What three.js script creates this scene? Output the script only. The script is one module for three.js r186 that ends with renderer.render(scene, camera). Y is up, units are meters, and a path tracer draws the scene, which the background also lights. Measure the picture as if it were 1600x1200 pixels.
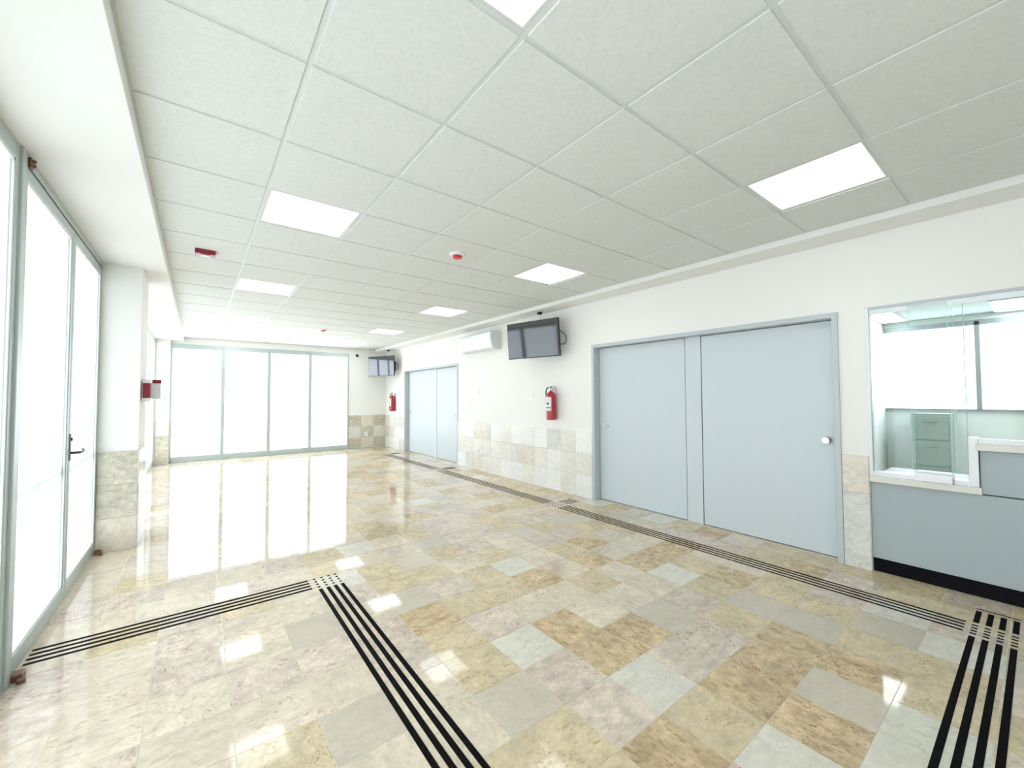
import * as THREE from 'three';
import { RoundedBoxGeometry } from 'three/addons/geometries/RoundedBoxGeometry.js';
import { RectAreaLightUniformsLib } from 'three/addons/lights/RectAreaLightUniformsLib.js';
import { mergeGeometries } from 'three/addons/utils/BufferGeometryUtils.js';

// ---------------------------------------------------------------- camera, sky, exposure
// Plan coordinates: X to the right wall, Y up, Z ahead along the hall (three.js z = -Z). The camera stands at X 0, Z 0.
const scene = new THREE.Scene();
const EYE = 1.385;
const camera = new THREE.PerspectiveCamera(2 * Math.atan(600 / 638.4) * 180 / Math.PI, 4 / 3, 0.05, 200);
camera.position.set(0, EYE, 0);
camera.rotation.order = 'YXZ';
camera.rotation.set(0.0317, -0.65575, -0.00427);
scene.add(camera);
RectAreaLightUniformsLib.init();
scene.background = new THREE.Color().setRGB(0.965, 1.0, 1.125);   // bright even overcast
scene.backgroundIntensity = 4.1;
const renderer = new THREE.WebGLRenderer({ antialias: true });
renderer.toneMapping = THREE.LinearToneMapping;
renderer.toneMappingExposure = 1.7;
renderer.shadowMap.enabled = true;
const COOL = new THREE.Color().setRGB(0.93, 1.0, 1.02), PANEL_GLOW = 1.2, PANEL_LIGHT = 2.2;

// ---------------------------------------------------------------- helpers
function rng(seed) { let a = seed >>> 0; return () => { a = (a + 0x6D2B79F5) | 0; let t = Math.imul(a ^ (a >>> 15), 1 | a); t = (t + Math.imul(t ^ (t >>> 7), 61 | t)) ^ t; return ((t ^ (t >>> 14)) >>> 0) / 4294967296; }; }
const taken = {};
function numbered(n) { const k = taken[n] = (taken[n] ?? -1) + 1; return k ? `${n}_${String(k).padStart(3, '0')}` : n; }
const V = (X, Y, Z) => new THREE.Vector3(X, Y, -Z);
function metricUV(g) {
  const p = g.attributes.position, n = g.attributes.normal, uv = new Float32Array(p.count * 2);
  for (let i = 0; i < p.count; i++) {
    const ax = Math.abs(n.getX(i)), ay = Math.abs(n.getY(i)), az = Math.abs(n.getZ(i));
    if (ay >= ax && ay >= az) { uv[2 * i] = p.getX(i); uv[2 * i + 1] = p.getZ(i); }
    else if (ax >= az) { uv[2 * i] = p.getZ(i); uv[2 * i + 1] = p.getY(i); }
    else { uv[2 * i] = p.getX(i); uv[2 * i + 1] = p.getY(i); }
  }
  g.setAttribute('uv', new THREE.BufferAttribute(uv, 2));
  return g;
}
function bx(X0, X1, Y0, Y1, Z0, Z1, r = 0) {
  const w = X1 - X0, h = Y1 - Y0, d = Z1 - Z0;
  const g = r ? new RoundedBoxGeometry(w, h, d, 2, Math.min(r, w / 2.01, h / 2.01, d / 2.01)) : new THREE.BoxGeometry(w, h, d);
  g.translate((X0 + X1) / 2, (Y0 + Y1) / 2, -(Z0 + Z1) / 2);
  return metricUV(g);
}
function merged(list) { return mergeGeometries(list.map((g) => { const q = g.index ? g.toNonIndexed() : g; for (const k of Object.keys(q.attributes)) if (!['position', 'normal', 'uv'].includes(k)) q.deleteAttribute(k); return q; })); }
function cyl(r0, r1, a, b, seg = 20) {            // a, b: plan points
  const A = V(...a), B = V(...b), d = B.clone().sub(A), g = new THREE.CylinderGeometry(r1, r0, d.length(), seg);
  g.applyQuaternion(new THREE.Quaternion().setFromUnitVectors(new THREE.Vector3(0, 1, 0), d.clone().normalize()));
  const m = A.add(B).multiplyScalar(0.5); return g.translate(m.x, m.y, m.z);
}
function tube(points, r, seg = 32) { return new THREE.TubeGeometry(new THREE.CatmullRomCurve3(points.map((p) => V(...p))), seg, r, 8); }
function shadows(o) { o.castShadow = o.receiveShadow = true; return o; }
function thing(name, label, category, base = [0, 0, 0], opt = {}) {
  const o = new THREE.Group(); o.name = numbered(name); o.position.copy(V(...base)); scene.add(o);
  o.userData = { label, category };
  if (opt.group) o.userData.group = opt.group;
  if (opt.kind) o.userData.kind = opt.kind;
  o.base = o.position.clone();
  return o;
}
function part(t, name, geo, m, label) {            // geo in plan coordinates of the scene
  const root = t.base ? t : t.root;
  const g = geo.clone().translate(-root.base.x, -root.base.y, -root.base.z);
  const o = shadows(new THREE.Mesh(g, m)); o.name = name; if (label) o.userData.label = label;
  o.root = root; t.add(o); return o;
}
function piece(t, name, geo, m) { const o = shadows(new THREE.Mesh(geo, m)); o.name = name; o.root = t.base ? t : t.root; t.add(o); return o; }   // shared local geometry
function copy(o, base, label, turn) {
  const name = o.name.replace(/_\d{3}$/, ''), c = o.clone(); c.name = numbered(name); c.position.copy(V(...base)); if (turn !== undefined) c.rotation.y = turn;
  if (label) c.userData.label = label; scene.add(c); return c;
}

// ---------------------------------------------------------------- textures
function lattice(seed) { const R = rng(seed), t = new Float32Array(65536); for (let i = 0; i < 65536; i++) t[i] = R(); return t; }
const LAT = lattice(7);
function vn(x, y, px, py, s) {                     // periodic value noise
  const xi = Math.floor(x), yi = Math.floor(y); let fx = x - xi, fy = y - yi; fx = fx * fx * (3 - 2 * fx); fy = fy * fy * (3 - 2 * fy);
  const a = ((xi % px) + px) % px, b = (a + 1) % px, c = ((yi % py) + py) % py, d = (c + 1) % py;
  const h = (i, j) => LAT[(i * 1973 + j * 9277 + s * 3571 + ((i * j) & 255) * 131) & 65535];
  return (h(a, c) * (1 - fx) + h(b, c) * fx) * (1 - fy) + (h(a, d) * (1 - fx) + h(b, d) * fx) * fy;
}
function fbm(u, v, px, py, oct, s) { let a = 0, w = 0.5, n = 0; for (let o = 0; o < oct; o++) { a += w * vn(u * px, v * py, px, py, s + o * 17); n += w; w *= 0.5; px *= 2; py *= 2; } return a / n; }
const sm = (a, b, x) => { const t = Math.min(1, Math.max(0, (x - a) / (b - a))); return t * t * (3 - 2 * t); };
function texture(size, f, srgb = true) {
  const d = new Uint8Array(size * size * 4);
  for (let y = 0; y < size; y++) for (let x = 0; x < size; x++) { const c = f(x / size, y / size), k = (y * size + x) * 4; d[k] = Math.max(0, Math.min(255, c[0])); d[k + 1] = Math.max(0, Math.min(255, c[1])); d[k + 2] = Math.max(0, Math.min(255, c[2])); d[k + 3] = 255; }
  const t = new THREE.DataTexture(d, size, size); t.wrapS = t.wrapT = THREE.RepeatWrapping; t.magFilter = THREE.LinearFilter; t.minFilter = THREE.LinearMipmapLinearFilter; t.generateMipmaps = true;
  if (srgb) t.colorSpace = THREE.SRGBColorSpace; t.needsUpdate = true; return t;
}
function marble(seed, base, dark, o) {             // base and vein colours as sRGB bytes; 1.2 m across
  return texture(512, (u, v) => {
    const wx = fbm(u, v, 9, 9, 3, seed + 50) - 0.5, cloud = fbm(u, v, 4, 6, 4, seed) - 0.5;
    const streak = fbm(u + wx * 0.06, v - wx * 0.05, 22, 34, 4, seed + 3) - 0.5, grain = fbm(u, v, 90, 130, 2, seed + 5) - 0.5;
    const ridge = 1 - Math.abs(2 * fbm(u + wx * 0.12, v + wx * 0.1, 5, 11, 4, seed + 9) - 1);
    const vein = sm(0.93, 0.995, ridge) * sm(0.0, 0.16, cloud + 0.02);
    const spot = sm(0.66, 0.82, fbm(u + wx * 0.05, v - wx * 0.04, 44, 72, 2, seed + 13)) * sm(-0.1, 0.14, fbm(u, v, 6, 6, 2, seed + 21) - 0.5);
    const fleck = sm(0.8, 0.92, vn(u * 130 + wx * 6, v * 190 - wx * 5, 130, 190, seed + 31)) * sm(0.0, 0.16, fbm(u, v, 7, 7, 3, seed + 33) - 0.5);
    const k = 1 + o.cloud * cloud + o.streak * streak + o.grain * grain, m = Math.min(0.85, 0.5 * o.vein * vein + 1.8 * o.spot * fleck + o.spot * spot + o.streak * 0.9 * Math.max(0, -streak - 0.06));
    return [0, 1, 2].map((i) => base[i] * k * (1 - m) + dark[i] * m);
  });
}
const MT = {
  cream: marble(11, [221, 208, 185], [170, 136, 110], { cloud: 0.12, streak: 0.14, grain: 0.08, vein: 0.3, spot: 0.3 }),
  rose: marble(23, [215, 200, 182], [152, 118, 100], { cloud: 0.14, streak: 0.22, grain: 0.1, vein: 0.35, spot: 0.4 }),
  beige: marble(37, [213, 196, 163], [160, 128, 90], { cloud: 0.12, streak: 0.18, grain: 0.1, vein: 0.3, spot: 0.35 }),
  tan: marble(41, [207, 184, 146], [146, 108, 74], { cloud: 0.14, streak: 0.3, grain: 0.16, vein: 0.35, spot: 0.45 }),
  grey: marble(59, [208, 197, 178], [180, 164, 146], { cloud: 0.06, streak: 0.07, grain: 0.06, vein: 0.1, spot: 0.1 }),
  white: marble(67, [224, 219, 203], [152, 138, 120], { cloud: 0.06, streak: 0.08, grain: 0.06, vein: 0.4, spot: 0.12 }),
};
const MW = {                                       // the paler stone of the wainscot
  pale: marble(73, [236, 232, 220], [204, 186, 166], { cloud: 0.07, streak: 0.08, grain: 0.05, vein: 0.25, spot: 0.2 }),
  chalk: marble(79, [242, 241, 234], [210, 200, 186], { cloud: 0.05, streak: 0.05, grain: 0.04, vein: 0.2, spot: 0.1 }),
  sand: marble(83, [228, 219, 202], [190, 166, 142], { cloud: 0.08, streak: 0.12, grain: 0.07, vein: 0.25, spot: 0.25 }),
  ash: marble(89, [224, 222, 212], [188, 178, 164], { cloud: 0.08, streak: 0.14, grain: 0.1, vein: 0.25, spot: 0.35 }),
  speckle: marble(97, [205, 199, 180], [146, 124, 98], { cloud: 0.1, streak: 0.24, grain: 0.14, vein: 0.25, spot: 0.5 }),
};
const pinholes = texture(512, (u, v) => { const n = vn(u * 170, v * 170, 170, 170, 91), b = fbm(u, v, 40, 40, 3, 93); const k = 250 - 44 * sm(0.9, 0.97, n) * sm(0.4, 0.6, b) - 10 * (b - 0.5); return [k, k, k - 2]; });
const tileBump = texture(512, (u, v) => { const n = vn(u * 170, v * 170, 170, 170, 91), b = fbm(u, v, 60, 60, 3, 95); const k = 200 - 160 * sm(0.9, 0.97, n) - 60 * (b - 0.5); return [k, k, k]; }, false);
const peel = texture(256, (u, v) => { const k = 255 * fbm(u, v, 40, 40, 3, 71); return [k, k, k]; }, false);

// ---------------------------------------------------------------- materials
const std = (hex, rough, o = {}) => new THREE.MeshStandardMaterial({ color: hex, roughness: rough, ...o });
const M = {
  paint: std('#f3f2ec', 0.75, { bumpMap: peel, bumpScale: 0.0004 }),
  ceilingTile: std('#e6e8e3', 0.9, { map: pinholes, bumpMap: tileBump, bumpScale: 0.0004 }),
  tee: std('#d9ddd8', 0.5),
  slab: std('#cfd0cb', 0.9),
  alu: std('#bcc7c4', 0.4, { metalness: 0.35 }),
  aluDark: std('#8d9694', 0.4, { metalness: 0.4 }),
  gasket: std('#2a2f2e', 0.7),
  frost: new THREE.MeshPhysicalMaterial({ color: new THREE.Color().setRGB(0.91, 0.965, 0.965), roughness: 1, transmission: 1, thickness: 0, ior: 1.5 }),
  frostGreen: new THREE.MeshPhysicalMaterial({ color: new THREE.Color().setRGB(0.77, 0.83, 0.83), roughness: 1, transmission: 1, thickness: 0, ior: 1.5 }),
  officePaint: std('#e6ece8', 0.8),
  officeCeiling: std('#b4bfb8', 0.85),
  clear: new THREE.MeshPhysicalMaterial({ color: new THREE.Color().setRGB(0.93, 0.98, 0.965), roughness: 0.0, transmission: 1, thickness: 0, ior: 1.5 }),
  glassEdge: std('#9fc4b8', 0.2),
  door: std('#d1d9db', 0.42),
  doorFrame: std('#c3cbcc', 0.4),
  panel: std('#adb8b9', 0.45),
  plinth: new THREE.MeshPhysicalMaterial({ color: '#050509', roughness: 0.6, specularIntensity: 0.3 }),
  stoneSill: std('#e4e2d8', 0.25),
  whiteTrim: std('#f0f2f2', 0.35),
  chrome: std('#d9dbda', 0.18, { metalness: 1 }),
  darkMetal: std('#3c4042', 0.35, { metalness: 0.8 }),
  bronze: std('#7d5f4c', 0.4, { metalness: 0.6 }),
  black: std('#0c0c0e', 0.5),
  tactile: new THREE.MeshPhysicalMaterial({ color: '#070608', roughness: 0.85, specularIntensity: 0.25 }),
  red: new THREE.MeshPhysicalMaterial({ color: '#b00622', roughness: 0.3, clearcoat: 0.6, clearcoatRoughness: 0.1 }),
  darkRed: std('#8c0f2c', 0.35),
  signalRed: std('#e23038', 0.35),
  paper: std('#eceef0', 0.6),
  ink: std('#3b3f48', 0.7),
  plastic: std('#f4f5f5', 0.4),
  plasticGrey: std('#dfe3e2', 0.45),
  screen: new THREE.MeshPhysicalMaterial({ color: '#131c28', roughness: 0.05, ior: 2.15 }),
  bezel: std('#101114', 0.3),
  grout: std('#ddd6c4', 0.8),
  concrete: std('#b9b8b2', 0.9),
  cabinet: std('#8fa195', 0.5),
  panelGlow: std('#ffffff', 0.5, { emissive: new THREE.Color(1, 1, 1), emissiveIntensity: PANEL_GLOW }),
};
const floorMats = {}, wallMats = {};
for (const k of Object.keys(MT)) {
  floorMats[k] = [0.95, 1, 0.975].map((f) => new THREE.MeshPhysicalMaterial({ map: MT[k], color: new THREE.Color(f, f, f), roughness: 0.055, ior: 1.4 }));
}
for (const k of Object.keys(MW)) wallMats[k] = [0.96, 1].map((f) => new THREE.MeshPhysicalMaterial({ map: MW[k], color: new THREE.Color(f, f, f), roughness: 0.22, ior: 1.5 }));

// ---------------------------------------------------------------- key planes of the hall
const XL = -0.711, XR = 4.247, ZF = 11.43, ZB = -2.6, YC = 2.726, YSL = 2.633, YSR = 2.672, XSL = -0.255, XSR = 3.95;
const S = { kind: 'structure' };

// ---------------------------------------------------------------- floor of square marble tiles
{
  const fl = thing('floor', 'polished floor of square cream and tan marble tiles', 'floor', [0, 0, 0], S);
  part(fl, 'grout_bed', bx(XL - 0.1, XR + 0.3, -0.2, -0.0012, ZB - 0.1, ZF + 0.15), M.grout);
  const P = 0.2985, GAP = 0.003, X0 = 0.139, Z0 = 0.456, R = rng(5);
  const geos = [];
  for (let k = 0; k < 16; k++) {
    const g = new THREE.BoxGeometry(P - GAP, 0.012, P - GAP).translate(0, -0.006, 0), p = g.attributes.position, uv = g.attributes.uv, ou = (k % 4) / 4, ov = Math.floor(k / 4) / 4;
    for (let i = 0; i < p.count; i++) uv.setXY(i, ou + (p.getX(i) / P + 0.5) * 0.249, ov + (p.getZ(i) / P + 0.5) * 0.249);
    geos.push(g);
  }
  const known = { '4,4': 'white', '5,4': 'tan', '5,3': 'tan', '6,3': 'tan', '4,3': 'rose', '3,3': 'grey', '3,4': 'beige', '4,2': 'rose', '5,2': 'white', '6,2': 'rose', '7,2': 'rose', '7,0': 'grey', '6,0': 'tan', '6,1': 'tan', '7,1': 'tan', '8,0': 'tan', '8,1': 'tan', '5,0': 'white', '5,1': 'beige', '4,1': 'tan', '3,1': 'beige', '3,2': 'beige', '2,2': 'beige', '2,1': 'tan', '7,-1': 'white', '6,-1': 'white', '8,-1': 'beige', '9,0': 'beige', '9,1': 'grey', '8,2': 'beige', '9,2': 'grey', '10,0': 'grey', '10,1': 'beige', '6,4': 'cream', '7,4': 'cream', '7,3': 'grey', '6,5': 'cream', '5,5': 'cream', '4,5': 'rose', '7,5': 'beige', '8,4': 'cream', '8,3': 'rose', '9,4': 'white', '9,5': 'tan', '8,6': 'tan', '10,5': 'tan', '8,7': 'beige', '9,7': 'tan', '3,5': 'beige', '3,6': 'tan', '2,3': 'cream', '2,4': 'cream', '1,4': 'grey', '1,5': 'cream', '0,5': 'cream', '0,6': 'rose', '1,6': 'rose', '-1,5': 'cream', '-2,9': 'beige', '-1,9': 'rose', '-1,6': 'cream', '0,7': 'cream', '-2,6': 'cream', '-2,7': 'cream', '-3,6': 'cream', '0,8': 'cream', '1,7': 'grey', '2,7': 'cream', '2,5': 'rose', '3,7': 'grey', '11,1': 'rose', '11,2': 'beige', '12,2': 'tan', '11,4': 'cream', '12,5': 'rose' };
  const bag = ['cream', 'cream', 'cream', 'cream', 'cream', 'rose', 'rose', 'rose', 'rose', 'beige', 'beige', 'beige', 'beige', 'beige', 'tan', 'tan', 'grey', 'white'];
  const bagLight = ['cream', 'cream', 'cream', 'rose', 'rose', 'cream', 'beige', 'rose'];
  camera.updateMatrixWorld(); camera.updateProjectionMatrix();
  const all = [];
  for (let j = -10; j <= 37; j++) for (let i = -3; i <= 13; i++) {
    const cx = X0 + (i + 0.5) * P, cz = Z0 + (j + 0.5) * P, r1 = R(), r2 = R(), r3 = R(), r4 = R();
    if (cz > ZF + 0.1 || (i === 13 && cx > XR + 0.2)) continue;
    const b = i < 2 ? bagLight : bag, kind = known[`${i},${j}`] ?? b[Math.floor(r1 * b.length)];
    const c = V(cx, 0, cz).project(camera), inside = cz > 0.05 && c.z < 1 && Math.abs(c.x) < 1.08 && c.y > -1.12 && c.y < 1;
    const depth = V(cx, 0, cz).applyMatrix4(camera.matrixWorldInverse).length();
    all.push({ cx, cz, kind, tint: Math.floor(r2 * 3), v: Math.floor(r3 * 16), q: Math.floor(r4 * 4), show: inside ? 1 / depth ** 3 : 0 });
  }
  const order = [...all].sort((a, b) => b.show - a.show), single = new Set(order.slice(0, 290));
  const rest = [], restMats = [];
  for (const t of all) {
    const m = floorMats[t.kind][t.tint], dy = -0.0003 * ((t.v * 7) % 3) / 2;
    if (single.has(t)) { const o = piece(fl, 'floor_tile', geos[t.v], m); o.position.copy(V(t.cx, dy, t.cz)); o.rotation.y = t.q * Math.PI / 2; }
    else { let k = restMats.indexOf(m); if (k < 0) { k = restMats.push(m) - 1; rest.push([]); } rest[k].push(geos[t.v].clone().rotateY(t.q * Math.PI / 2).translate(t.cx, dy, -t.cz)); }
  }
  const far = shadows(new THREE.Mesh(mergeGeometries(rest.map((l) => mergeGeometries(l)), true), restMats)); far.name = 'far_floor_tiles'; far.userData.kind = 'stuff'; fl.add(far);
}

// ---------------------------------------------------------------- ceiling: suspended grid, tiles, side soffits
const GX = (i) => 0.336 + 0.6023 * i, GZ = (j) => 1.141 + 0.6125 * j;
const lampCells = [];
for (const j of [-1, 3, 7, 11, 15]) for (const i of [0, 4]) lampCells.push([i, j]);
{
  const ce = thing('ceiling', 'suspended ceiling of white square mineral tiles', 'ceiling', [0, 0, 0], S);
  part(ce, 'ceiling_slab', bx(XL - 0.3, XR + 0.2, YC + 0.06, YC + 0.25, ZB - 0.2, ZF + 0.2), M.slab);
  const xs = [XSL]; for (let i = 0; i <= 6; i++) xs.push(Math.min(GX(i), XSR));
  const zs = [ZB]; for (let j = -6; GZ(j) < ZF - 0.05; j++) if (GZ(j) > ZB + 0.1) zs.push(GZ(j)); zs.push(ZF);
  const lampAt = (x, z) => lampCells.some(([i, j]) => Math.abs(GX(i) - x) < 0.01 && Math.abs(GZ(j) - z) < 0.01);
  for (let a = 0; a < xs.length - 1; a++) for (let b = 0; b < zs.length - 1; b++) {
    if (lampAt(xs[a], zs[b])) continue;
    const g = bx(xs[a] + 0.011, xs[a + 1] - 0.011, YC - 0.004, YC + 0.02, zs[b] + 0.011, zs[b + 1] - 0.011, 0.002), off = (a * 0.37 + b * 0.61), uv = g.attributes.uv;
    for (let i = 0; i < uv.count; i++) uv.setXY(i, uv.getX(i) / 0.6 + off, uv.getY(i) / 0.6 + off * 0.7);
    part(ce, 'ceiling_tile', g, M.ceilingTile);
  }
  for (let a = 1; a < xs.length - 1; a++) part(ce, 'main_runner', bx(xs[a] - 0.012, xs[a] + 0.012, YC + 0.001, YC + 0.035, ZB, ZF), M.tee);
  for (const [x0, x1] of [[xs[0], xs[0] + 0.02], [XSR - 0.02, XSR]]) part(ce, 'edge_angle', bx(x0, x1, YC, YC + 0.003, ZB, ZF), M.tee);
  for (let b = 1; b < zs.length - 1; b++) for (let a = 0; a < xs.length - 1; a++) part(ce, 'cross_tee', bx(xs[a] + 0.0125, xs[a + 1] - 0.0125, YC + 0.0016, YC + 0.03, zs[b] - 0.012, zs[b] + 0.012), M.tee);
  const sl = thing('trim_1', 'white plaster soffit band above the frosted glass wall', 'soffit', [XL, YSL, 0], S);
  part(sl, 'soffit_board', bx(XL - 0.25, XSL, YSL, YC + 0.06, ZB, ZF + 0.05, 0.003), M.paint);
  const sr = thing('trim_2', 'narrow white plaster drop above the wall of grey doors', 'soffit', [XSR, YSR, 0], S);
  part(sr, 'soffit_board', bx(XSR, XR + 0.02, YSR, YC + 0.06, ZB, ZF + 0.05, 0.003), M.paint);
}

// ---------------------------------------------------------------- marble wainscot: rows of single tiles
const wR = rng(77);
const wallGeo = {};
function wainscot(t, axis, at, dir, from, to, light = true) {        // axis 'x': on a plane X = at facing dir; axis 'z': on a plane Z = at
  const n = Math.max(1, Math.round((to - from) / 0.298)), w = (to - from) / n, kinds = light ? ['pale', 'pale', 'chalk', 'sand', 'ash', 'pale', 'chalk'] : ['speckle', 'ash', 'speckle', 'sand'];
  for (let r = 0; r < 3; r++) for (let k = 0; k < n; k++) {
    const a = from + k * w + 0.001, b = from + (k + 1) * w - 0.001, y0 = r * 0.3 + 0.001, y1 = r * 0.3 + 0.299;
    const g = axis === 'x' ? bx(Math.min(at, at + dir * 0.012), Math.max(at, at + dir * 0.012), y0, y1, a, b) : bx(a, b, y0, y1, Math.min(at, at + dir * 0.012), Math.max(at, at + dir * 0.012));
    const uv = g.attributes.uv, ou = wR() * 7, ov = wR() * 7;
    for (let i = 0; i < uv.count; i++) uv.setXY(i, ou + uv.getX(i) / 1.2, ov + uv.getY(i) / 1.2);
    part(t, 'wainscot_tile', g, wallMats[kinds[Math.floor(wR() * kinds.length)]][Math.floor(wR() * 2)]);
  }
}

// ---------------------------------------------------------------- right wall with its openings
const D1 = { z0: 1.035, z1: 3.735, top: 2.085 }, D2 = { z0: 7.335, z1: 10.09, top: 2.085 }, CW = { z1: 0.86, top: 2.09 };
{
  const w = thing('wall_right', 'white wall with marble wainscot between the grey double doors', 'wall', [XR, 0, 5], S);
  const T = 0.2, top = YC + 0.06;
  for (const g of [
    bx(XR, XR + T, 0, top, D2.z1, ZF + 0.2), bx(XR, XR + T, D2.top, top, D2.z0, D2.z1), bx(XR, XR + T, 0, top, D1.z1, D2.z0), bx(XR, XR + T, D1.top, top, D1.z0, D1.z1),
    bx(XR, XR + T, 0, top, CW.z1, D1.z0),
  ]) part(w, 'wall_section', g, M.paint);
  const wh = thing('wall_header', 'white wall band over the service window', 'wall', [XR, CW.top, -0.3], S);
  part(wh, 'wall_section', bx(XR, XR + T, CW.top, top, ZB - 0.2, CW.z1), M.paint);
  const we = thing('wall_end', 'white wall past the end of the service counter', 'wall', [XR, 0, -2.2], S);
  part(we, 'wall_section', bx(XR, XR + T, 0, CW.top, ZB - 0.2, -1.6), M.paint);
  wainscot(w, 'x', XR, -1, D2.z1 + 0.005, ZF - 0.013);
  wainscot(w, 'x', XR, -1, D1.z1 + 0.005, D2.z0 - 0.005);
  wainscot(w, 'x', XR, -1, CW.z1 + 0.002, D1.z0 - 0.003);
}
// far wall: plaster return at its right end, header over the glass, corner pier
{
  const w = thing('wall_far', 'white wall end with beige marble wainscot beside the far glazing', 'wall', [3.7, 0, ZF], S);
  part(w, 'wall_body', merged([bx(3.225, XR, 0, YC + 0.06, ZF, ZF + 0.2), bx(XL - 0.2, 3.225, 2.57, YC + 0.06, ZF, ZF + 0.2)]), M.paint);
  wainscot(w, 'z', ZF, -1, 3.23, XR - 0.012, false);
  const p = thing('wall_corner', 'narrow white corner pier with marble base at the far end of the glass wall', 'wall', [-0.6, 0, 11.3], S);
  part(p, 'wall_body', bx(XL - 0.12, -0.475, 0, YSL, 11.25, ZF + 0.2), M.paint);
  wainscot(p, 'z', 11.25, -1, XL + 0.02, -0.475, false);
  wainscot(p, 'x', -0.475, 1, 11.25, ZF - 0.05, false);
  const c = thing('wall_pier', 'white square column with marble base between the glazed bays', 'column', [-0.57, 0, 5.5], S);
  part(c, 'wall_body', bx(XL - 0.12, -0.435, 0, YSL, 5.2, 5.82), M.paint);
  wainscot(c, 'z', 5.2, -1, XL + 0.005, -0.435, false);
  wainscot(c, 'x', -0.435, 1, 5.188, 5.82, false);
  const b = thing('wall_back', 'plain white end wall of the hall', 'wall', [2, 0, ZB], S);
  part(b, 'wall_body', bx(XL - 0.2, XR + 0.2, 0, YC + 0.06, ZB - 0.2, ZB), M.paint);
}

// ---------------------------------------------------------------- frosted glazing
function glazed(t, z0, z1, y0, y1, rail = 0.075, bottom = 0.1, x = XL) {       // one framed pane on the left wall
  const d = 0.045, f = 0.05;
  part(t, 'stile', bx(x - d, x, y0, y1, z0, z0 + f, 0.004), M.alu); part(t, 'stile', bx(x - d, x, y0, y1, z1 - f, z1, 0.004), M.alu);
  part(t, 'top_rail', bx(x - d, x, y1 - rail, y1, z0 + f, z1 - f, 0.004), M.alu); part(t, 'bottom_rail', bx(x - d, x, y0, y0 + bottom, z0 + f, z1 - f, 0.004), M.alu);
  part(t, 'glazing_bead', merged([bx(x - 0.012, x - 0.004, y0 + bottom, y0 + bottom + 0.014, z0 + f, z1 - f), bx(x - 0.012, x - 0.004, y1 - rail - 0.014, y1 - rail, z0 + f, z1 - f), bx(x - 0.012, x - 0.004, y0 + bottom, y1 - rail, z0 + f, z0 + f + 0.012), bx(x - 0.012, x - 0.004, y0 + bottom, y1 - rail, z1 - f - 0.012, z1 - f)]), M.whiteTrim);
  const q = new THREE.PlaneGeometry(z1 - z0 - 2 * f, y1 - y0 - rail - bottom).rotateY(Math.PI / 2).translate(x - 0.02, (y0 + bottom + y1 - rail) / 2, -(z0 + z1) / 2);
  part(t, 'pane', q, M.frostGreen);
}
let win = 0, dr = 0;
function fixedBay(z0, z1, label) {
  const t = thing(`window_${++win}`, label, 'window', [XL, 0, (z0 + z1) / 2], S);
  glazed(t, z0, z1, 0.0, YSL, 0.085, 0.1);
}
fixedBay(-2.6, -1.2, 'frosted full height glass pane at the end of the glass wall');
fixedBay(-1.2, 0.2, 'frosted full height glass pane next to the end pane');
fixedBay(0.2, 1.6, 'frosted full height glass pane between two others');
fixedBay(1.6, 3.04, 'frosted fixed glass pane in front of the pivoting glass doors');
{
  const post = thing('trim_3', 'aluminium post between the fixed pane and the pivoting glass door', 'mullion', [XL, 0, 3.07], S);
  part(post, 'post', bx(XL - 0.05, XL + 0.012, 0, YSL, 3.04, 3.1, 0.004), M.alu);
  const head = thing('trim_4', 'aluminium header channel above the pair of glass doors', 'header', [XL, 2.58, 4.1], S);
  part(head, 'channel', bx(XL - 0.05, XL + 0.006, 2.585, YSL, 3.1, 5.2, 0.003), M.alu);
  part(head, 'gap_seal', bx(XL - 0.03, XL - 0.012, 2.572, 2.585, 3.1, 5.2), M.gasket);
}
function glassDoor(z0, z1, label, hingeNear, handle) {
  const t = thing(`door_${++dr}`, label, 'door', [XL, 0, (z0 + z1) / 2], S);
  glazed(t, z0, z1, 0.012, 2.57, 0.065, 0.095, XL + 0.004);
  const zh = hingeNear ? z0 + 0.03 : z1 - 0.03;
  part(t, 'floor_pivot', merged([bx(XL + 0.005, XL + 0.05, 0, 0.035, zh - 0.03, zh + 0.03, 0.006), cyl(0.016, 0.016, [XL + 0.05, 0.001, zh - 0.05], [XL + 0.05, 0.02, zh - 0.05])]), M.bronze, 'bronze floor pivot');
  if (hingeNear) part(t, 'top_pivot', merged([bx(XL + 0.005, XL + 0.022, 2.565, 2.615, zh - 0.02, zh + 0.025, 0.003), cyl(0.008, 0.008, [XL + 0.022, 2.58, zh], [XL + 0.034, 2.58, zh]), cyl(0.008, 0.008, [XL + 0.022, 2.603, zh], [XL + 0.034, 2.603, zh])]), M.bronze, 'bronze top pivot bracket');
  if (handle) {
    const h = part(t, 'lock_plate', bx(XL + 0.004, XL + 0.01, 0.95, 1.14, z0 + 0.012, z0 + 0.042, 0.003), M.aluDark);
    part(h, 'lever', merged([cyl(0.009, 0.009, [XL + 0.01, 1.005, z0 + 0.027], [XL + 0.06, 1.005, z0 + 0.027]), tube([[XL + 0.058, 1.005, z0 + 0.022], [XL + 0.064, 1.008, z0 + 0.08], [XL + 0.06, 1.01, z0 + 0.12], [XL + 0.05, 1.018, z0 + 0.145]], 0.008)]), M.darkMetal, 'dark metal lever handle');
    part(h, 'keyhole', cyl(0.011, 0.011, [XL + 0.009, 1.1, z0 + 0.027], [XL + 0.018, 1.1, z0 + 0.027]), M.darkMetal);
  }
}
glassDoor(3.1, 4.145, 'frosted pivoting glass door beside the fixed pane', true, false);
glassDoor(4.155, 5.2, 'frosted glass door with a dark lever next to the column', false, true);
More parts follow.
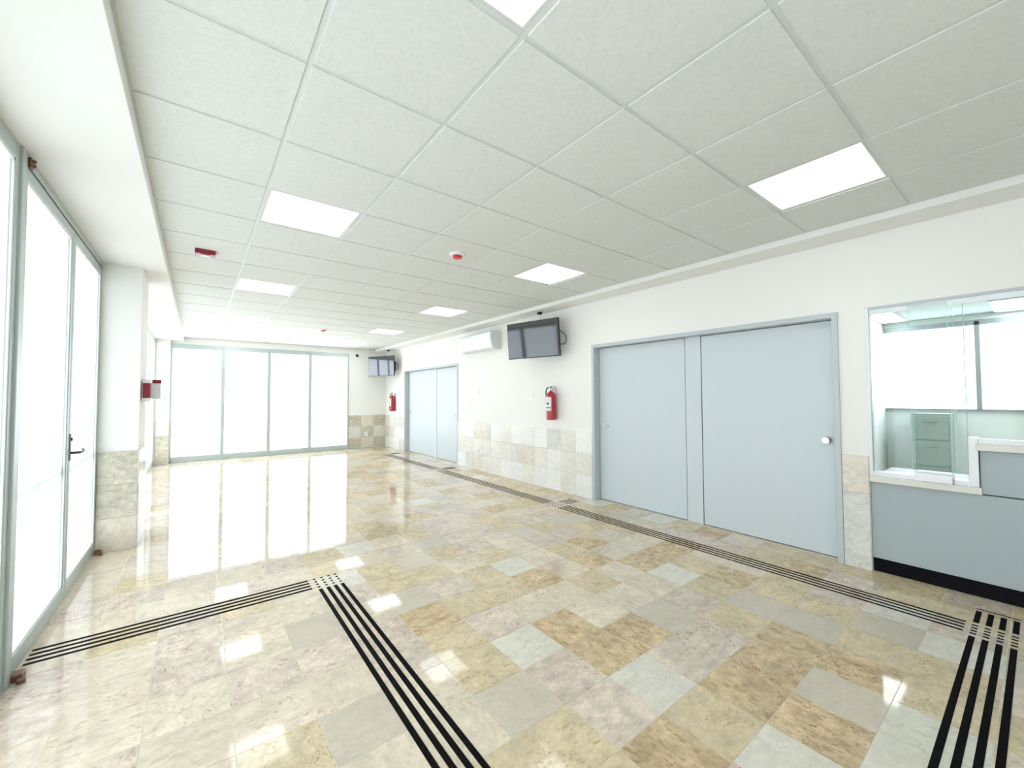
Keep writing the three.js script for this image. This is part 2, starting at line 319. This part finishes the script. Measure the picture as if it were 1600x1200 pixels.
for (const [a, b, l] of [[5.82, 6.9, 'frosted glass pane directly past the column'], [6.9, 8.0, 'second frosted pane past the column'], [8.0, 9.1, 'third frosted pane past the column'], [9.1, 10.18, 'fourth frosted pane past the column'], [10.18, 11.25, 'frosted pane beside the far corner pier']]) fixedBay(a, b, l);
// far glazing: four panes between mullions
{
  const xs = [-0.475, 0.455, 1.366, 2.275, 3.225], names = ['beside the corner pier', 'second from the corner pier', 'second from the wall of doors', 'beside the tiled wall end'];
  for (let k = 0; k < 4; k++) {
    const x0 = xs[k], x1 = xs[k + 1], t = thing(`window_${++win}`, `tall frosted pane of the far glass wall, ${names[k]}`, 'window', [(x0 + x1) / 2, 0, ZF], S);
    const f = 0.036, z = ZF;
    part(t, 'stile', bx(x0, x0 + f, 0, 2.57, z - 0.02, z + 0.04, 0.003), M.alu); part(t, 'stile', bx(x1 - f, x1, 0, 2.57, z - 0.02, z + 0.04, 0.003), M.alu);
    part(t, 'top_rail', bx(x0 + f, x1 - f, 2.47, 2.57, z - 0.02, z + 0.04, 0.003), M.alu); part(t, 'bottom_rail', bx(x0 + f, x1 - f, 0, 0.125, z - 0.02, z + 0.04, 0.003), M.alu);
    part(t, 'pane', new THREE.PlaneGeometry(x1 - x0 - 2 * f, 2.345).translate((x0 + x1) / 2, 1.2975, -(z + 0.012)), M.frost);
  }
}
// outside, behind the frosted glass: paving and a handrail
{
  const o = thing('pavement', 'pale concrete pavement outside the frosted glass', 'pavement', [-4, -0.05, 5], S);
  part(o, 'paving', merged([bx(-14, XL - 0.12, -0.25, -0.02, -8, 24), bx(XL - 0.12, 14, -0.25, -0.02, ZF + 0.22, 24), bx(8.9, 14, -0.25, -0.02, -8, ZF + 0.22)]), M.concrete);
  const e = thing('canopy', 'flat concrete canopy over the walkway outside the frosted glass wall', 'canopy', [-2, 2.9, 4], S);
  part(e, 'canopy_slab', bx(-3.7, XL - 0.26, 2.78, 2.95, -6, 15), M.concrete);
  const r = thing('handrail', 'round metal handrail running outside the frosted glass doors', 'handrail', [XL - 0.11, -0.02, 4.1]);
  part(r, 'rail', cyl(0.028, 0.028, [XL - 0.11, 0.9, 3.15], [XL - 0.11, 0.9, 5.15]), M.aluDark);
  for (const z of [3.25, 4.15, 5.05]) part(r, 'post', cyl(0.006, 0.006, [XL - 0.11, -0.02, z], [XL - 0.11, 0.88, z]), M.aluDark);
}

// ---------------------------------------------------------------- grey double doors in the right wall
function greyDoors(D, split0, split1, label, simpleLever) {
  const t = thing(`door_${++dr}`, label, 'door', [XR, 0, (D.z0 + D.z1) / 2], S), f = 0.042, rec = 0.1;
  part(t, 'door_frame', merged([bx(XR - 0.014, XR + 0.15, 0, D.top, D.z1 - f, D.z1, 0.003), bx(XR - 0.014, XR + 0.15, 0, D.top, D.z0, D.z0 + f, 0.003), bx(XR - 0.014, XR + 0.15, D.top - f, D.top, D.z0 + f, D.z1 - f, 0.003)]), M.doorFrame);
  part(t, 'center_post', bx(XR + rec - 0.004, XR + 0.15, 0, D.top - f, split0 + 0.004, split1 - 0.004, 0.002), M.door);
  const a = part(t, 'door_leaf', bx(XR + rec, XR + rec + 0.042, 0.008, D.top - f - 0.006, split1 + 0.004, D.z1 - f - 0.004, 0.003), M.door);
  const b = part(t, 'door_leaf', bx(XR + rec, XR + rec + 0.042, 0.008, D.top - f - 0.006, D.z0 + f + 0.004, split0 - 0.004, 0.003), M.door);
  part(t, 'backing', bx(XR + 0.16, XR + 0.19, 0, D.top, D.z0, D.z1), M.black);
  for (const [leaf, z, s] of [[a, D.z1 - f - 0.075, -1], [b, D.z0 + f + 0.075, 1]]) {
    const xf = XR + rec;
    part(leaf, 'rose', cyl(0.034, 0.03, [xf, 1.0, z], [xf - 0.014, 1.0, z], 28), M.chrome, 'round chrome rose');
    if (s < 0 || simpleLever) part(leaf, 'lever', merged([cyl(0.011, 0.011, [xf - 0.012, 1.0, z], [xf - 0.062, 1.0, z]), tube([[xf - 0.058, 1.0, z - s * 0.006], [xf - 0.064, 1.0, z + s * 0.03], [xf - 0.06, 0.998, z + s * 0.08], [xf - 0.052, 0.992, z + s * 0.115]], 0.0095)]), M.chrome, 'chrome lever handle');
    else part(leaf, 'knob', merged([cyl(0.013, 0.013, [xf - 0.012, 1.0, z], [xf - 0.04, 1.0, z]), cyl(0.02, 0.03, [xf - 0.036, 1.0, z], [xf - 0.055, 1.0, z], 28), cyl(0.03, 0.026, [xf - 0.055, 1.0, z], [xf - 0.07, 1.0, z], 28)]), M.chrome, 'chrome door knob');
  }
}
greyDoors(D1, 2.266, 2.452, 'wide grey double door beside the service window', false);
greyDoors(D2, 8.48, 8.64, 'wide grey double door nearest the far glazing', true);

// ---------------------------------------------------------------- service counter with its glass
{
  const z1 = CW.z1, ze = -1.6, zs = 0.283;
  const c = thing('service_counter', 'grey panelled service counter with black plinth and stepped stone sill', 'counter', [XR, 0, -0.3]);
  part(c, 'plinth', bx(XR + 0.03, XR + 0.18, 0, 0.108, ze, z1 - 0.004), M.plinth, 'black plinth');
  part(c, 'front_panel', bx(XR + 0.015, XR + 0.18, 0.108, 0.7, ze, z1 - 0.002, 0.002), M.panel, 'grey lower panel');
  part(c, 'upper_panel', bx(XR + 0.015, XR + 0.18, 0.708, 1.0, ze, zs - 0.006, 0.002), M.panel, 'grey raised panel');
  part(c, 'joint_strip', bx(XR + 0.03, XR + 0.17, 0.7, 0.708, ze, zs - 0.006), M.black);
  part(c, 'low_sill', bx(XR - 0.018, XR + 0.34, 0.704, 0.752, zs - 0.012, z1 - 0.002, 0.004), M.stoneSill, 'cream stone sill');
  part(c, 'high_sill', bx(XR - 0.018, XR + 0.34, 1.004, 1.05, ze, zs + 0.012, 0.004), M.stoneSill, 'raised cream stone sill');
  part(c, 'riser_trim', bx(XR - 0.004, XR + 0.12, 0.752, 1.09, zs, zs + 0.045, 0.003), M.whiteTrim);
  for (const [a, b] of [[zs + 0.045, 0.402], [0.603, z1 - 0.002]]) part(c, 'low_track', bx(XR + 0.002, XR + 0.06, 0.752, 0.785, a, b, 0.002), M.whiteTrim);
  part(c, 'high_track', bx(XR + 0.002, XR + 0.06, 1.05, 1.085, ze, zs, 0.002), M.whiteTrim);
  part(c, 'work_surface', bx(XR + 0.34, XR + 0.75, 0.7, 0.735, ze, z1 - 0.002, 0.003), M.plasticGrey);
  const t = thing('pass_tray', 'small white pass-through tray at the foot of the service glass', 'tray', [XR, 0.752, 0.5]);
  part(t, 'tray_block', bx(XR - 0.03, XR + 0.1, 0.753, 0.812, 0.405, 0.6, 0.006), M.plastic);
  part(t, 'tray_lip', bx(XR + 0.02, XR + 0.1, 0.812, 0.822, 0.41, 0.595, 0.003), M.plastic);
  const w = thing(`window_${++win}`, 'clear service window glass above the grey counter', 'window', [XR, 0.75, 0], S);
  part(w, 'frame_jamb', bx(XR - 0.004, XR + 0.1, 0.752, CW.top - 0.003, z1 - 0.022, z1 - 0.001, 0.002), M.whiteTrim);
  part(w, 'frame_head', bx(XR - 0.004, XR + 0.1, CW.top - 0.02, CW.top, ze, z1 - 0.022, 0.002), M.doorFrame);
  for (const [a, b] of [[0.61, z1 - 0.024], [ze, 0.405]]) part(w, 'top_channel', bx(XR + 0.006, XR + 0.04, CW.top - 0.058, CW.top - 0.02, a, b, 0.002), M.whiteTrim);
  const pane = (x, z0, zb, y0, y1) => { const p = part(w, 'pane', new THREE.PlaneGeometry(zb - z0, y1 - y0).rotateY(-Math.PI / 2).translate(x, (y0 + y1) / 2, -(z0 + zb) / 2), M.clear);
    part(p, 'pane_edge', merged([bx(x - 0.003, x + 0.003, y0, y1, z0 - 0.001, z0 + 0.0015), bx(x - 0.003, x + 0.003, y0, y1, zb - 0.0015, zb + 0.001)]), M.glassEdge); };
  pane(XR + 0.022, 0.6, z1 - 0.024, 0.785, CW.top - 0.04);
  pane(XR + 0.085, 0.385, 0.625, 0.83, CW.top - 0.022);
  pane(XR + 0.022, 0.332, 0.41, 0.785, CW.top - 0.04);
  pane(XR + 0.022, -0.6, 0.33, 1.085, CW.top - 0.04);
  pane(XR + 0.022, ze, -0.6, 1.085, CW.top - 0.04);
}
// office behind the service glass
{
  const o = thing('wall_office', 'pale walls of the office behind the service window', 'wall', [6.5, 0, 0], S), XB = 8.5, ZS = 1.5, YT = 2.5;
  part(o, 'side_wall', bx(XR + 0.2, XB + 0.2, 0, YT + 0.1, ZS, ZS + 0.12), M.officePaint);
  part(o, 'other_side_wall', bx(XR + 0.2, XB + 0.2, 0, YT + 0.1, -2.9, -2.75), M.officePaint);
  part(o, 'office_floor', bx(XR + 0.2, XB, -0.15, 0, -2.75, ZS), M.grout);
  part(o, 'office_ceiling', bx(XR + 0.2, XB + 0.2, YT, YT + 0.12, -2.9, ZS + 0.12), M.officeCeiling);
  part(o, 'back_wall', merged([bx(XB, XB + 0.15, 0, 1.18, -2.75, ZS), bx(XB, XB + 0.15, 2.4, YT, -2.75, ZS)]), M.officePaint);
  const w = thing(`window_${++win}`, 'frosted office window seen through the service glass', 'window', [XB, 1.18, 0], S);
  const zz = [-2.75, -1.55, -0.5, 0.535, 1.5];
  part(w, 'frame', merged([bx(XB - 0.03, XB + 0.03, 1.165, 1.19, -2.75, ZS), bx(XB - 0.03, XB + 0.03, 2.35, 2.42, -2.75, ZS), ...zz.slice(1, 4).map((z) => bx(XB - 0.03, XB + 0.03, 1.18, 2.4, z - 0.025, z + 0.025))]), M.aluDark);
  for (let k = 0; k < 4; k++) part(w, 'pane', new THREE.PlaneGeometry(zz[k + 1] - zz[k] - 0.05, 1.16).rotateY(-Math.PI / 2).translate(XB + 0.005, 1.77, -(zz[k] + zz[k + 1]) / 2), M.frost);
  const f = thing('filing_cabinet', 'grey-green filing cabinet under the office window', 'cabinet', [XB - 0.2, 0, 1.0]);
  part(f, 'body', bx(XB - 0.42, XB - 0.01, 0, 1.13, 0.78, 1.16, 0.006), M.cabinet);
  for (const y of [0.06, 0.42, 0.77]) { const d = part(f, 'drawer', bx(XB - 0.435, XB - 0.42, y, y + 0.33, 0.795, 1.145, 0.004), M.cabinet); part(d, 'handle', bx(XB - 0.45, XB - 0.435, y + 0.24, y + 0.255, 0.9, 1.04, 0.003), M.aluDark); }
}

// ---------------------------------------------------------------- ceiling light panels
{
  const w = 0.6023 - 0.026, d = 0.6125 - 0.026;
  const L = ['flush square light panel in the ceiling row nearer the glass wall', 'flush square light panel in the ceiling row nearer the grey doors'], N = { 15: 'closest to the far glazing', 11: 'second from the far glazing', 7: 'third from the far glazing', 3: 'fourth from the far glazing', [-1]: 'fifth from the far glazing' }, G = ['light panels along the glass wall', 'light panels along the grey doors'];
  const proto = thing('ceiling_light', L[0], 'ceiling light', [0, 0, 0], { group: G[0] });
  part(proto, 'frame', merged([bx(-w / 2, w / 2, 0, 0.012, -d / 2, -d / 2 + 0.012), bx(-w / 2, w / 2, 0, 0.012, d / 2 - 0.012, d / 2), bx(-w / 2, -w / 2 + 0.012, 0, 0.012, -d / 2 + 0.012, d / 2 - 0.012), bx(w / 2 - 0.012, w / 2, 0, 0.012, -d / 2 + 0.012, d / 2 - 0.012)]), M.tee);
  part(proto, 'diffuser', bx(-w / 2 + 0.012, w / 2 - 0.012, 0.006, 0.014, -d / 2 + 0.012, d / 2 - 0.012), M.panelGlow, 'glowing white diffuser');
  part(proto, 'housing', bx(-w / 2, w / 2, 0.014, 0.045, -d / 2, d / 2), M.slab);
  lampCells.forEach(([i, j], n) => {
    const base = [GX(i) + 0.30115, YC + 0.001, GZ(j) + 0.30625], row = i ? 1 : 0;
    const o = n ? copy(proto, base) : proto; if (!n) o.position.copy(V(...base)); o.userData = { label: `${L[row].replace('flush square ', 'square ')}, ${N[j]}`, category: 'ceiling light', group: G[row] };
    const l = new THREE.RectAreaLight(COOL, PANEL_LIGHT, w - 0.03, d - 0.03); l.position.copy(V(base[0], base[1] + 0.002, base[2])); l.rotation.x = -Math.PI / 2; scene.add(l);
  });
  const of = thing('ceiling_light', 'square light panel in the office behind the service glass', 'ceiling light', [7.95, 2.487, 0.05]);
  part(of, 'frame', bx(7.38, 8.42, 2.485, 2.499, -0.45, 0.37), M.tee); part(of, 'diffuser', bx(7.41, 8.39, 2.48, 2.486, -0.42, 0.34), M.panelGlow);
  const o2 = thing('ceiling_light', 'light panel along the office side wall behind the service glass', 'ceiling light', [7.6, 2.487, 1.33]);
  part(o2, 'frame', bx(6.9, 8.3, 2.485, 2.499, 1.19, 1.48), M.tee); part(o2, 'diffuser', bx(6.93, 8.27, 2.48, 2.486, 1.21, 1.46), M.panelGlow);
  const l2 = new THREE.RectAreaLight(COOL, PANEL_LIGHT * 1.6, 1.32, 0.24); l2.position.copy(V(7.6, 2.478, 1.335)); l2.rotation.x = -Math.PI / 2; scene.add(l2);
  const l = new THREE.RectAreaLight(COOL, PANEL_LIGHT * 1.6, 0.96, 0.74); l.position.copy(V(7.9, 2.478, -0.04)); l.rotation.x = -Math.PI / 2; scene.add(l);
}

// ---------------------------------------------------------------- tactile guide strips on the floor
{
  const h = 0.0016, hw = 0.0125;
  const alongZ = (t, xs, za, zb, w = hw) => xs.forEach((x) => part(t, 'strip_bar', bx(x - w, x + w, 0, h, za, zb), M.tactile));
  const alongX = (t, zs, xa, xb, w = hw) => zs.forEach((z) => part(t, 'strip_bar', bx(xa, xb, 0, h, z - w, z + w), M.tactile));
  const studs = (t, xs, zs, s = 0.0085) => { for (const x of xs) for (const z of zs) part(t, 'stud', bx(x - s, x + s, 0, h, z - s, z + s), M.tactile); };
  const guide = (label, base) => thing('tactile_strip', label, 'floor strip', base);
  const A = [0.728, 0.779, 0.829, 0.878], B = [3.276, 3.328, 3.379, 3.431], C = [3.596, 3.646, 3.696, 3.745], D = [0.289, 0.238, 0.187, 0.136];
  let t = guide('four black guide bars crossing the open floor from the stud square by the glass doors', [0.8, 0, 1.8]); alongZ(t, A, 0.45, 3.232);
  t = guide('four black guide bars leading to the frosted glass doors', [0, 0, 3.35]); alongX(t, B, XL + 0.012, 0.682, 0.0105);
  t = guide('square of small black studs where the guide bars turn to the glass doors', [0.8, 0, 3.35]); studs(t, A, B);
  t = guide('black guide bars along the floor before the grey door beside the service window', [3.67, 0, 2]); alongZ(t, C, 0.328, 3.735, 0.009);
  t = guide('broad black guide bars ending in a cross line before the service counter', [2.5, 0, 0.21]); alongX(t, D, 0.95, 3.545); alongX(t, D, 3.777, 3.985); part(t, 'end_line', bx(4.022, 4.032, 0, h, 0.12, 0.302), M.tactile); for (const x of [3.59, 3.635, 3.68, 3.725]) for (const z of D) part(t, 'stud', bx(x - 0.008, x + 0.008, 0, h, z - hw, z + hw), M.tactile);
  t = guide('studs and short guide bars by the extinguisher beside the big grey door', [3.8, 0, 3.86]); const E1 = [3.79, 3.84, 3.89, 3.94]; studs(t, C, E1, 0.008); alongX(t, E1, 3.79, 4.03, 0.009);
  t = guide('black guide bars along the marble wainscot between the two grey doors', [3.67, 0, 5.5]); alongZ(t, C, 3.99, 6.98, 0.009);
  t = guide('studs and short guide bars at the door nearest the far glazing', [3.8, 0, 7.08]); const E2 = [7.03, 7.08, 7.13, 7.18]; studs(t, C, E2, 0.008); alongX(t, E2, 3.79, 4.03, 0.009);
  t = guide('black guide bars along the grey door nearest the far glazing', [3.67, 0, 8.5]); alongZ(t, C, 7.22, 9.7, 0.009);
  t = guide('last studs and short guide bars under the far television', [3.8, 0, 9.8]); const E3 = [9.74, 9.79, 9.84, 9.89]; studs(t, C, E3, 0.008); alongX(t, E3, 3.79, 4.03, 0.009);
}

// ---------------------------------------------------------------- televisions
function television(label, c, yaw, tilt, w, h) {
  const t = thing('television', label, 'television', c);
  const put = (name, g, m, p = t, l) => { const o = piece(p, name, g, m); if (l) o.userData.label = l; return o; };
  const head = new THREE.Group();                                  // screen side faces local +z
  const q = new THREE.Quaternion().setFromEuler(new THREE.Euler(tilt, -Math.PI / 2 - yaw, 0, 'YXZ'));
  const rot = (g) => g.applyQuaternion(q);
  const b = put('housing', rot(new RoundedBoxGeometry(w, h, 0.03, 3, 0.006).translate(0, 0, -0.017)), M.bezel);
  put('screen', rot(new THREE.BoxGeometry(w - 0.018, h - 0.022, 0.002).translate(0, 0.002, -0.0008)), M.screen, t, 'dark glossy screen');
  put('back_cover', rot(new RoundedBoxGeometry(w * 0.72, h * 0.55, 0.05, 3, 0.012).translate(0, -0.06, -0.055)), M.black, b);
  put('bottom_strip', rot(new THREE.BoxGeometry(0.05, 0.008, 0.012).translate(0, -h / 2 - 0.003, -0.012)), M.plasticGrey, b);
  const local = (x, y, z) => new THREE.Vector3(x, y, z).applyQuaternion(q);
  const wallX = XR - c[0];
  const a = local(0, 0, -0.09);
  const rod = (p0, p1, r) => { const d = p1.clone().sub(p0), g = new THREE.CylinderGeometry(r, r, d.length(), 12); g.applyQuaternion(new THREE.Quaternion().setFromUnitVectors(new THREE.Vector3(0, 1, 0), d.clone().normalize())); const m = p0.clone().add(p1).multiplyScalar(0.5); return g.translate(m.x, m.y, m.z); };
  const wall = new THREE.Vector3(wallX - 0.012, 0, a.z);
  const br = put('wall_bracket', new RoundedBoxGeometry(0.024, 0.26, 0.16, 2, 0.004).translate(wallX - 0.013, 0, a.z), M.black);
  put('mount_plate', rot(new RoundedBoxGeometry(0.3, 0.22, 0.012, 2, 0.004).translate(0, 0, -0.085)), M.black);
  put('arm', merged([rod(wall.clone().add(new THREE.Vector3(0, 0.05, 0)), a.clone().add(new THREE.Vector3(0, 0.05, 0)), 0.018), rod(wall.clone().add(new THREE.Vector3(0, -0.05, 0)), a.clone().add(new THREE.Vector3(0, -0.05, 0)), 0.018)]), M.darkMetal, br);
  const e = local(w / 2 - 0.02, 0.06, -0.04), e2 = local(w / 2 + 0.05, -0.02, -0.11);
  put('cable', new THREE.TubeGeometry(new THREE.CatmullRomCurve3([local(0.28, 0.1, -0.08), e.clone().add(local(0, 0.02, -0.05)), e2, local(w / 2 + 0.03, -0.1, -0.1), local(0.25, -0.06, -0.09)]), 40, 0.006, 8), M.black, t, 'looped black cable');
  const top = YSR - c[1];
  put('power_cable', new THREE.TubeGeometry(new THREE.CatmullRomCurve3([local(0.05, 0.12, -0.08), new THREE.Vector3(wallX * 0.6, h / 2 + 0.03, a.z), new THREE.Vector3(wallX * 0.55, top - 0.02, a.z)]), 24, 0.006, 8), M.plasticGrey, t);
  put('plug', new RoundedBoxGeometry(0.05, 0.035, 0.06, 2, 0.006).translate(wallX * 0.55, top - 0.0185, a.z), M.black, t);
  return t;
}
television('black wall television above the red extinguisher beside the big grey door', [3.93, 2.238, 4.615], -12.9 * Math.PI / 180, 5 * Math.PI / 180, 0.95, 0.545);
television('black wall television in the far corner by the glazing', [3.86, 2.222, 10.74], -24.7 * Math.PI / 180, 2 * Math.PI / 180, 0.92, 0.53);

// ---------------------------------------------------------------- wall unit air conditioner
{
  const t = thing('air_conditioner', 'white split air conditioner mounted high on the wall beside the television', 'air conditioner', [XR, 2.22, 6.4]);
  const prof = new THREE.Shape(); prof.moveTo(0, 0.02); prof.lineTo(0, 0.31); prof.lineTo(0.17, 0.31); prof.quadraticCurveTo(0.215, 0.31, 0.218, 0.27); prof.quadraticCurveTo(0.225, 0.14, 0.19, 0.06); prof.quadraticCurveTo(0.165, 0.0, 0.11, 0.0); prof.lineTo(0.02, 0.0); prof.closePath();
  const mk = (sh, z0, z1) => new THREE.ExtrudeGeometry(sh, { depth: z1 - z0, bevelEnabled: true, bevelSize: 0.004, bevelThickness: 0.004, bevelSegments: 2, curveSegments: 10 }).rotateY(Math.PI).translate(XR - 0.004, 2.235, -z0 - 0);
  // after the half turn the profile runs towards -X and the length towards -z (ahead)
  part(t, 'casing', mk(prof, 5.86, 6.95), M.plastic);
  part(t, 'end_cap', mk(prof, 5.835, 5.85), M.plasticGrey, 'grey end cap');
  part(t, 'louver', bx(XR - 0.185, XR - 0.1, 2.232, 2.244, 5.93, 6.88, 0.003), M.plasticGrey);
  part(t, 'front_seam', bx(XR - 0.2275, XR - 0.2225, 2.33, 2.3325, 5.88, 6.93), M.plasticGrey);
}

// ---------------------------------------------------------------- fire extinguishers
{
  const t = thing('fire_extinguisher', 'red fire extinguisher with a paper label hung beside the big grey door', 'extinguisher', [0, 0, 0]);
  const lp = [[0, 0], [0.062, 0], [0.072, 0.008], [0.075, 0.02], [0.075, 0.345], [0.07, 0.375], [0.05, 0.402], [0.026, 0.415], [0.022, 0.43], [0, 0.43]].map(([r, y]) => new THREE.Vector2(r, y));
  part(t, 'cylinder', new THREE.LatheGeometry(lp, 40), M.red);
  const lab = new THREE.CylinderGeometry(0.0762, 0.0762, 0.2, 24, 1, true, 4.05, 1.5).translate(0, 0.235, 0); part(t, 'paper_label', lab, M.paper, 'white paper label');
  part(t, 'label_print', new THREE.CylinderGeometry(0.0766, 0.0766, 0.014, 16, 1, true, 4.1, 1.35).translate(0, 0.18, 0), M.ink);
  part(t, 'label_print', new THREE.CylinderGeometry(0.0766, 0.0766, 0.03, 16, 1, true, 4.55, 0.5).translate(0, 0.24, 0), M.ink);
  part(t, 'valve', merged([cyl(0.018, 0.018, [0, 0.425, 0], [0, 0.47, 0]), cyl(0.011, 0.011, [-0.03, 0.45, 0], [0.03, 0.45, 0])]), M.chrome);
  part(t, 'gauge', cyl(0.016, 0.016, [-0.018, 0.45, 0], [-0.036, 0.45, 0]), M.chrome);
  part(t, 'carry_handle', merged([bx(-0.012, 0.012, 0.468, 0.474, -0.1, 0.01, 0.002), bx(-0.014, 0.014, 0.488, 0.494, -0.095, 0.01, 0.002), bx(-0.01, 0.01, 0.47, 0.492, -0.004, 0.012, 0.002)]), M.darkMetal);
  part(t, 'hose', tube([[0, 0.455, 0.025], [-0.01, 0.475, 0.06], [-0.015, 0.43, 0.092], [-0.015, 0.33, 0.09], [-0.015, 0.2, 0.085], [-0.015, 0.16, 0.083]], 0.009), M.black, 'black hose');
  part(t, 'wall_hook', merged([bx(0.07, 0.082, 0.28, 0.47, -0.025, 0.025, 0.002), bx(0.018, 0.075, 0.44, 0.455, -0.012, 0.012, 0.002)]), M.plasticGrey);
  t.position.copy(V(4.163, 1.045, 4.46));
  copy(t, [4.163, 1.02, 10.72], 'red fire extinguisher hung in the far corner beneath the television');
}

// ---------------------------------------------------------------- ceiling alarm devices
{
  const s = thing('alarm_strobe', 'dark red rectangular alarm strobe on the ceiling', 'alarm strobe', [0.035, YC - 0.05, 4.6]);
  part(s, 'housing', bx(-0.04, 0.11, YC - 0.045, YC + 0.001, 4.55, 4.65, 0.008), M.darkRed);
  part(s, 'lens', bx(0.0, 0.07, YC - 0.056, YC - 0.043, 4.575, 4.625, 0.005), M.plasticGrey);
  const d = thing('smoke_detector', 'white smoke detector with a red lower face between the ceiling lights', 'detector', [0, 0, 0], {});
  part(d, 'base', new THREE.LatheGeometry([[0, 0.05], [0.075, 0.05], [0.075, 0.038], [0.062, 0.022], [0, 0.022]].reverse().map(([r, y]) => new THREE.Vector2(r, y)), 32), M.plastic);
  part(d, 'sensor', new THREE.LatheGeometry([[0, 0.0], [0.034, 0.0], [0.042, 0.006], [0.044, 0.024], [0, 0.024]].map(([r, y]) => new THREE.Vector2(r, y)), 32), M.signalRed, 'red sensor face');
  d.position.copy(V(1.9, YC - 0.047, 3.3));
  copy(d, [1.93, YC - 0.047, 8.55], 'small smoke detector with a red face far down the ceiling');
}

// ---------------------------------------------------------------- alarm boxes on the column
{
  const a = thing('alarm_box', 'white alarm box with a dark red front on the column side', 'alarm box', [-0.43, 1.37, 5.36]);
  part(a, 'body', bx(-0.423, -0.365, 1.39, 1.535, 5.31, 5.42, 0.006), M.darkRed);
  part(a, 'lid', bx(-0.423, -0.36, 1.535, 1.575, 5.305, 5.425, 0.006), M.plastic); part(a, 'foot', bx(-0.423, -0.36, 1.355, 1.39, 5.305, 5.425, 0.006), M.plastic);
  const b = thing('alarm_box', 'white wall box with a red top band next to the alarm box on the column', 'alarm box', [-0.4, 1.37, 5.6]);
  part(b, 'body', bx(-0.423, -0.3, 1.38, 1.54, 5.52, 5.66, 0.008), M.plastic); part(b, 'top_band', bx(-0.423, -0.297, 1.54, 1.575, 5.517, 5.663, 0.006), M.darkRed, 'red top band');
}

// ---------------------------------------------------------------- wall plates and camera
function plate(label, X, Y, Z, on) {
  const t = thing('wall_plate', label, 'wall plate', [X, Y - 0.06, Z]);
  if (on === 'x') { part(t, 'plate', bx(X - 0.008, X, Y - 0.06, Y + 0.06, Z - 0.04, Z + 0.04, 0.003), M.plastic); part(t, 'insert', bx(X - 0.011, X - 0.007, Y - 0.03, Y + 0.03, Z - 0.018, Z + 0.018, 0.002), M.plasticGrey); }
  else { part(t, 'plate', bx(X - 0.04, X + 0.04, Y - 0.06, Y + 0.06, Z - 0.008, Z, 0.003), M.plastic); part(t, 'insert', bx(X - 0.018, X + 0.018, Y - 0.03, Y + 0.03, Z - 0.011, Z - 0.007, 0.002), M.plasticGrey); }
}
plate('white switch plate on the wall beside the near extinguisher', XR, 1.42, 4.97, 'x');
plate('white switch plate on the wall below the air conditioner', XR, 1.485, 6.56, 'x');
plate('white outlet plate set in the wainscot below the switch plates', XR - 0.012, 0.36, 6.58, 'x');
plate('white outlet plate in the marble of the far wall end', 3.7, 0.385, ZF - 0.012, 'z');
{
  const c = thing('security_camera', 'small black dome camera high beside the far glazing', 'camera', [3.43, 2.5, ZF - 0.05]);
  part(c, 'mount', cyl(0.04, 0.035, [3.43, 2.53, ZF], [3.43, 2.53, ZF - 0.025]), M.plastic);
  part(c, 'dome', new THREE.SphereGeometry(0.04, 24, 16).translate(3.43, 2.53, -(ZF - 0.05)), M.black, 'black dome');
}

renderer.render(scene, camera);
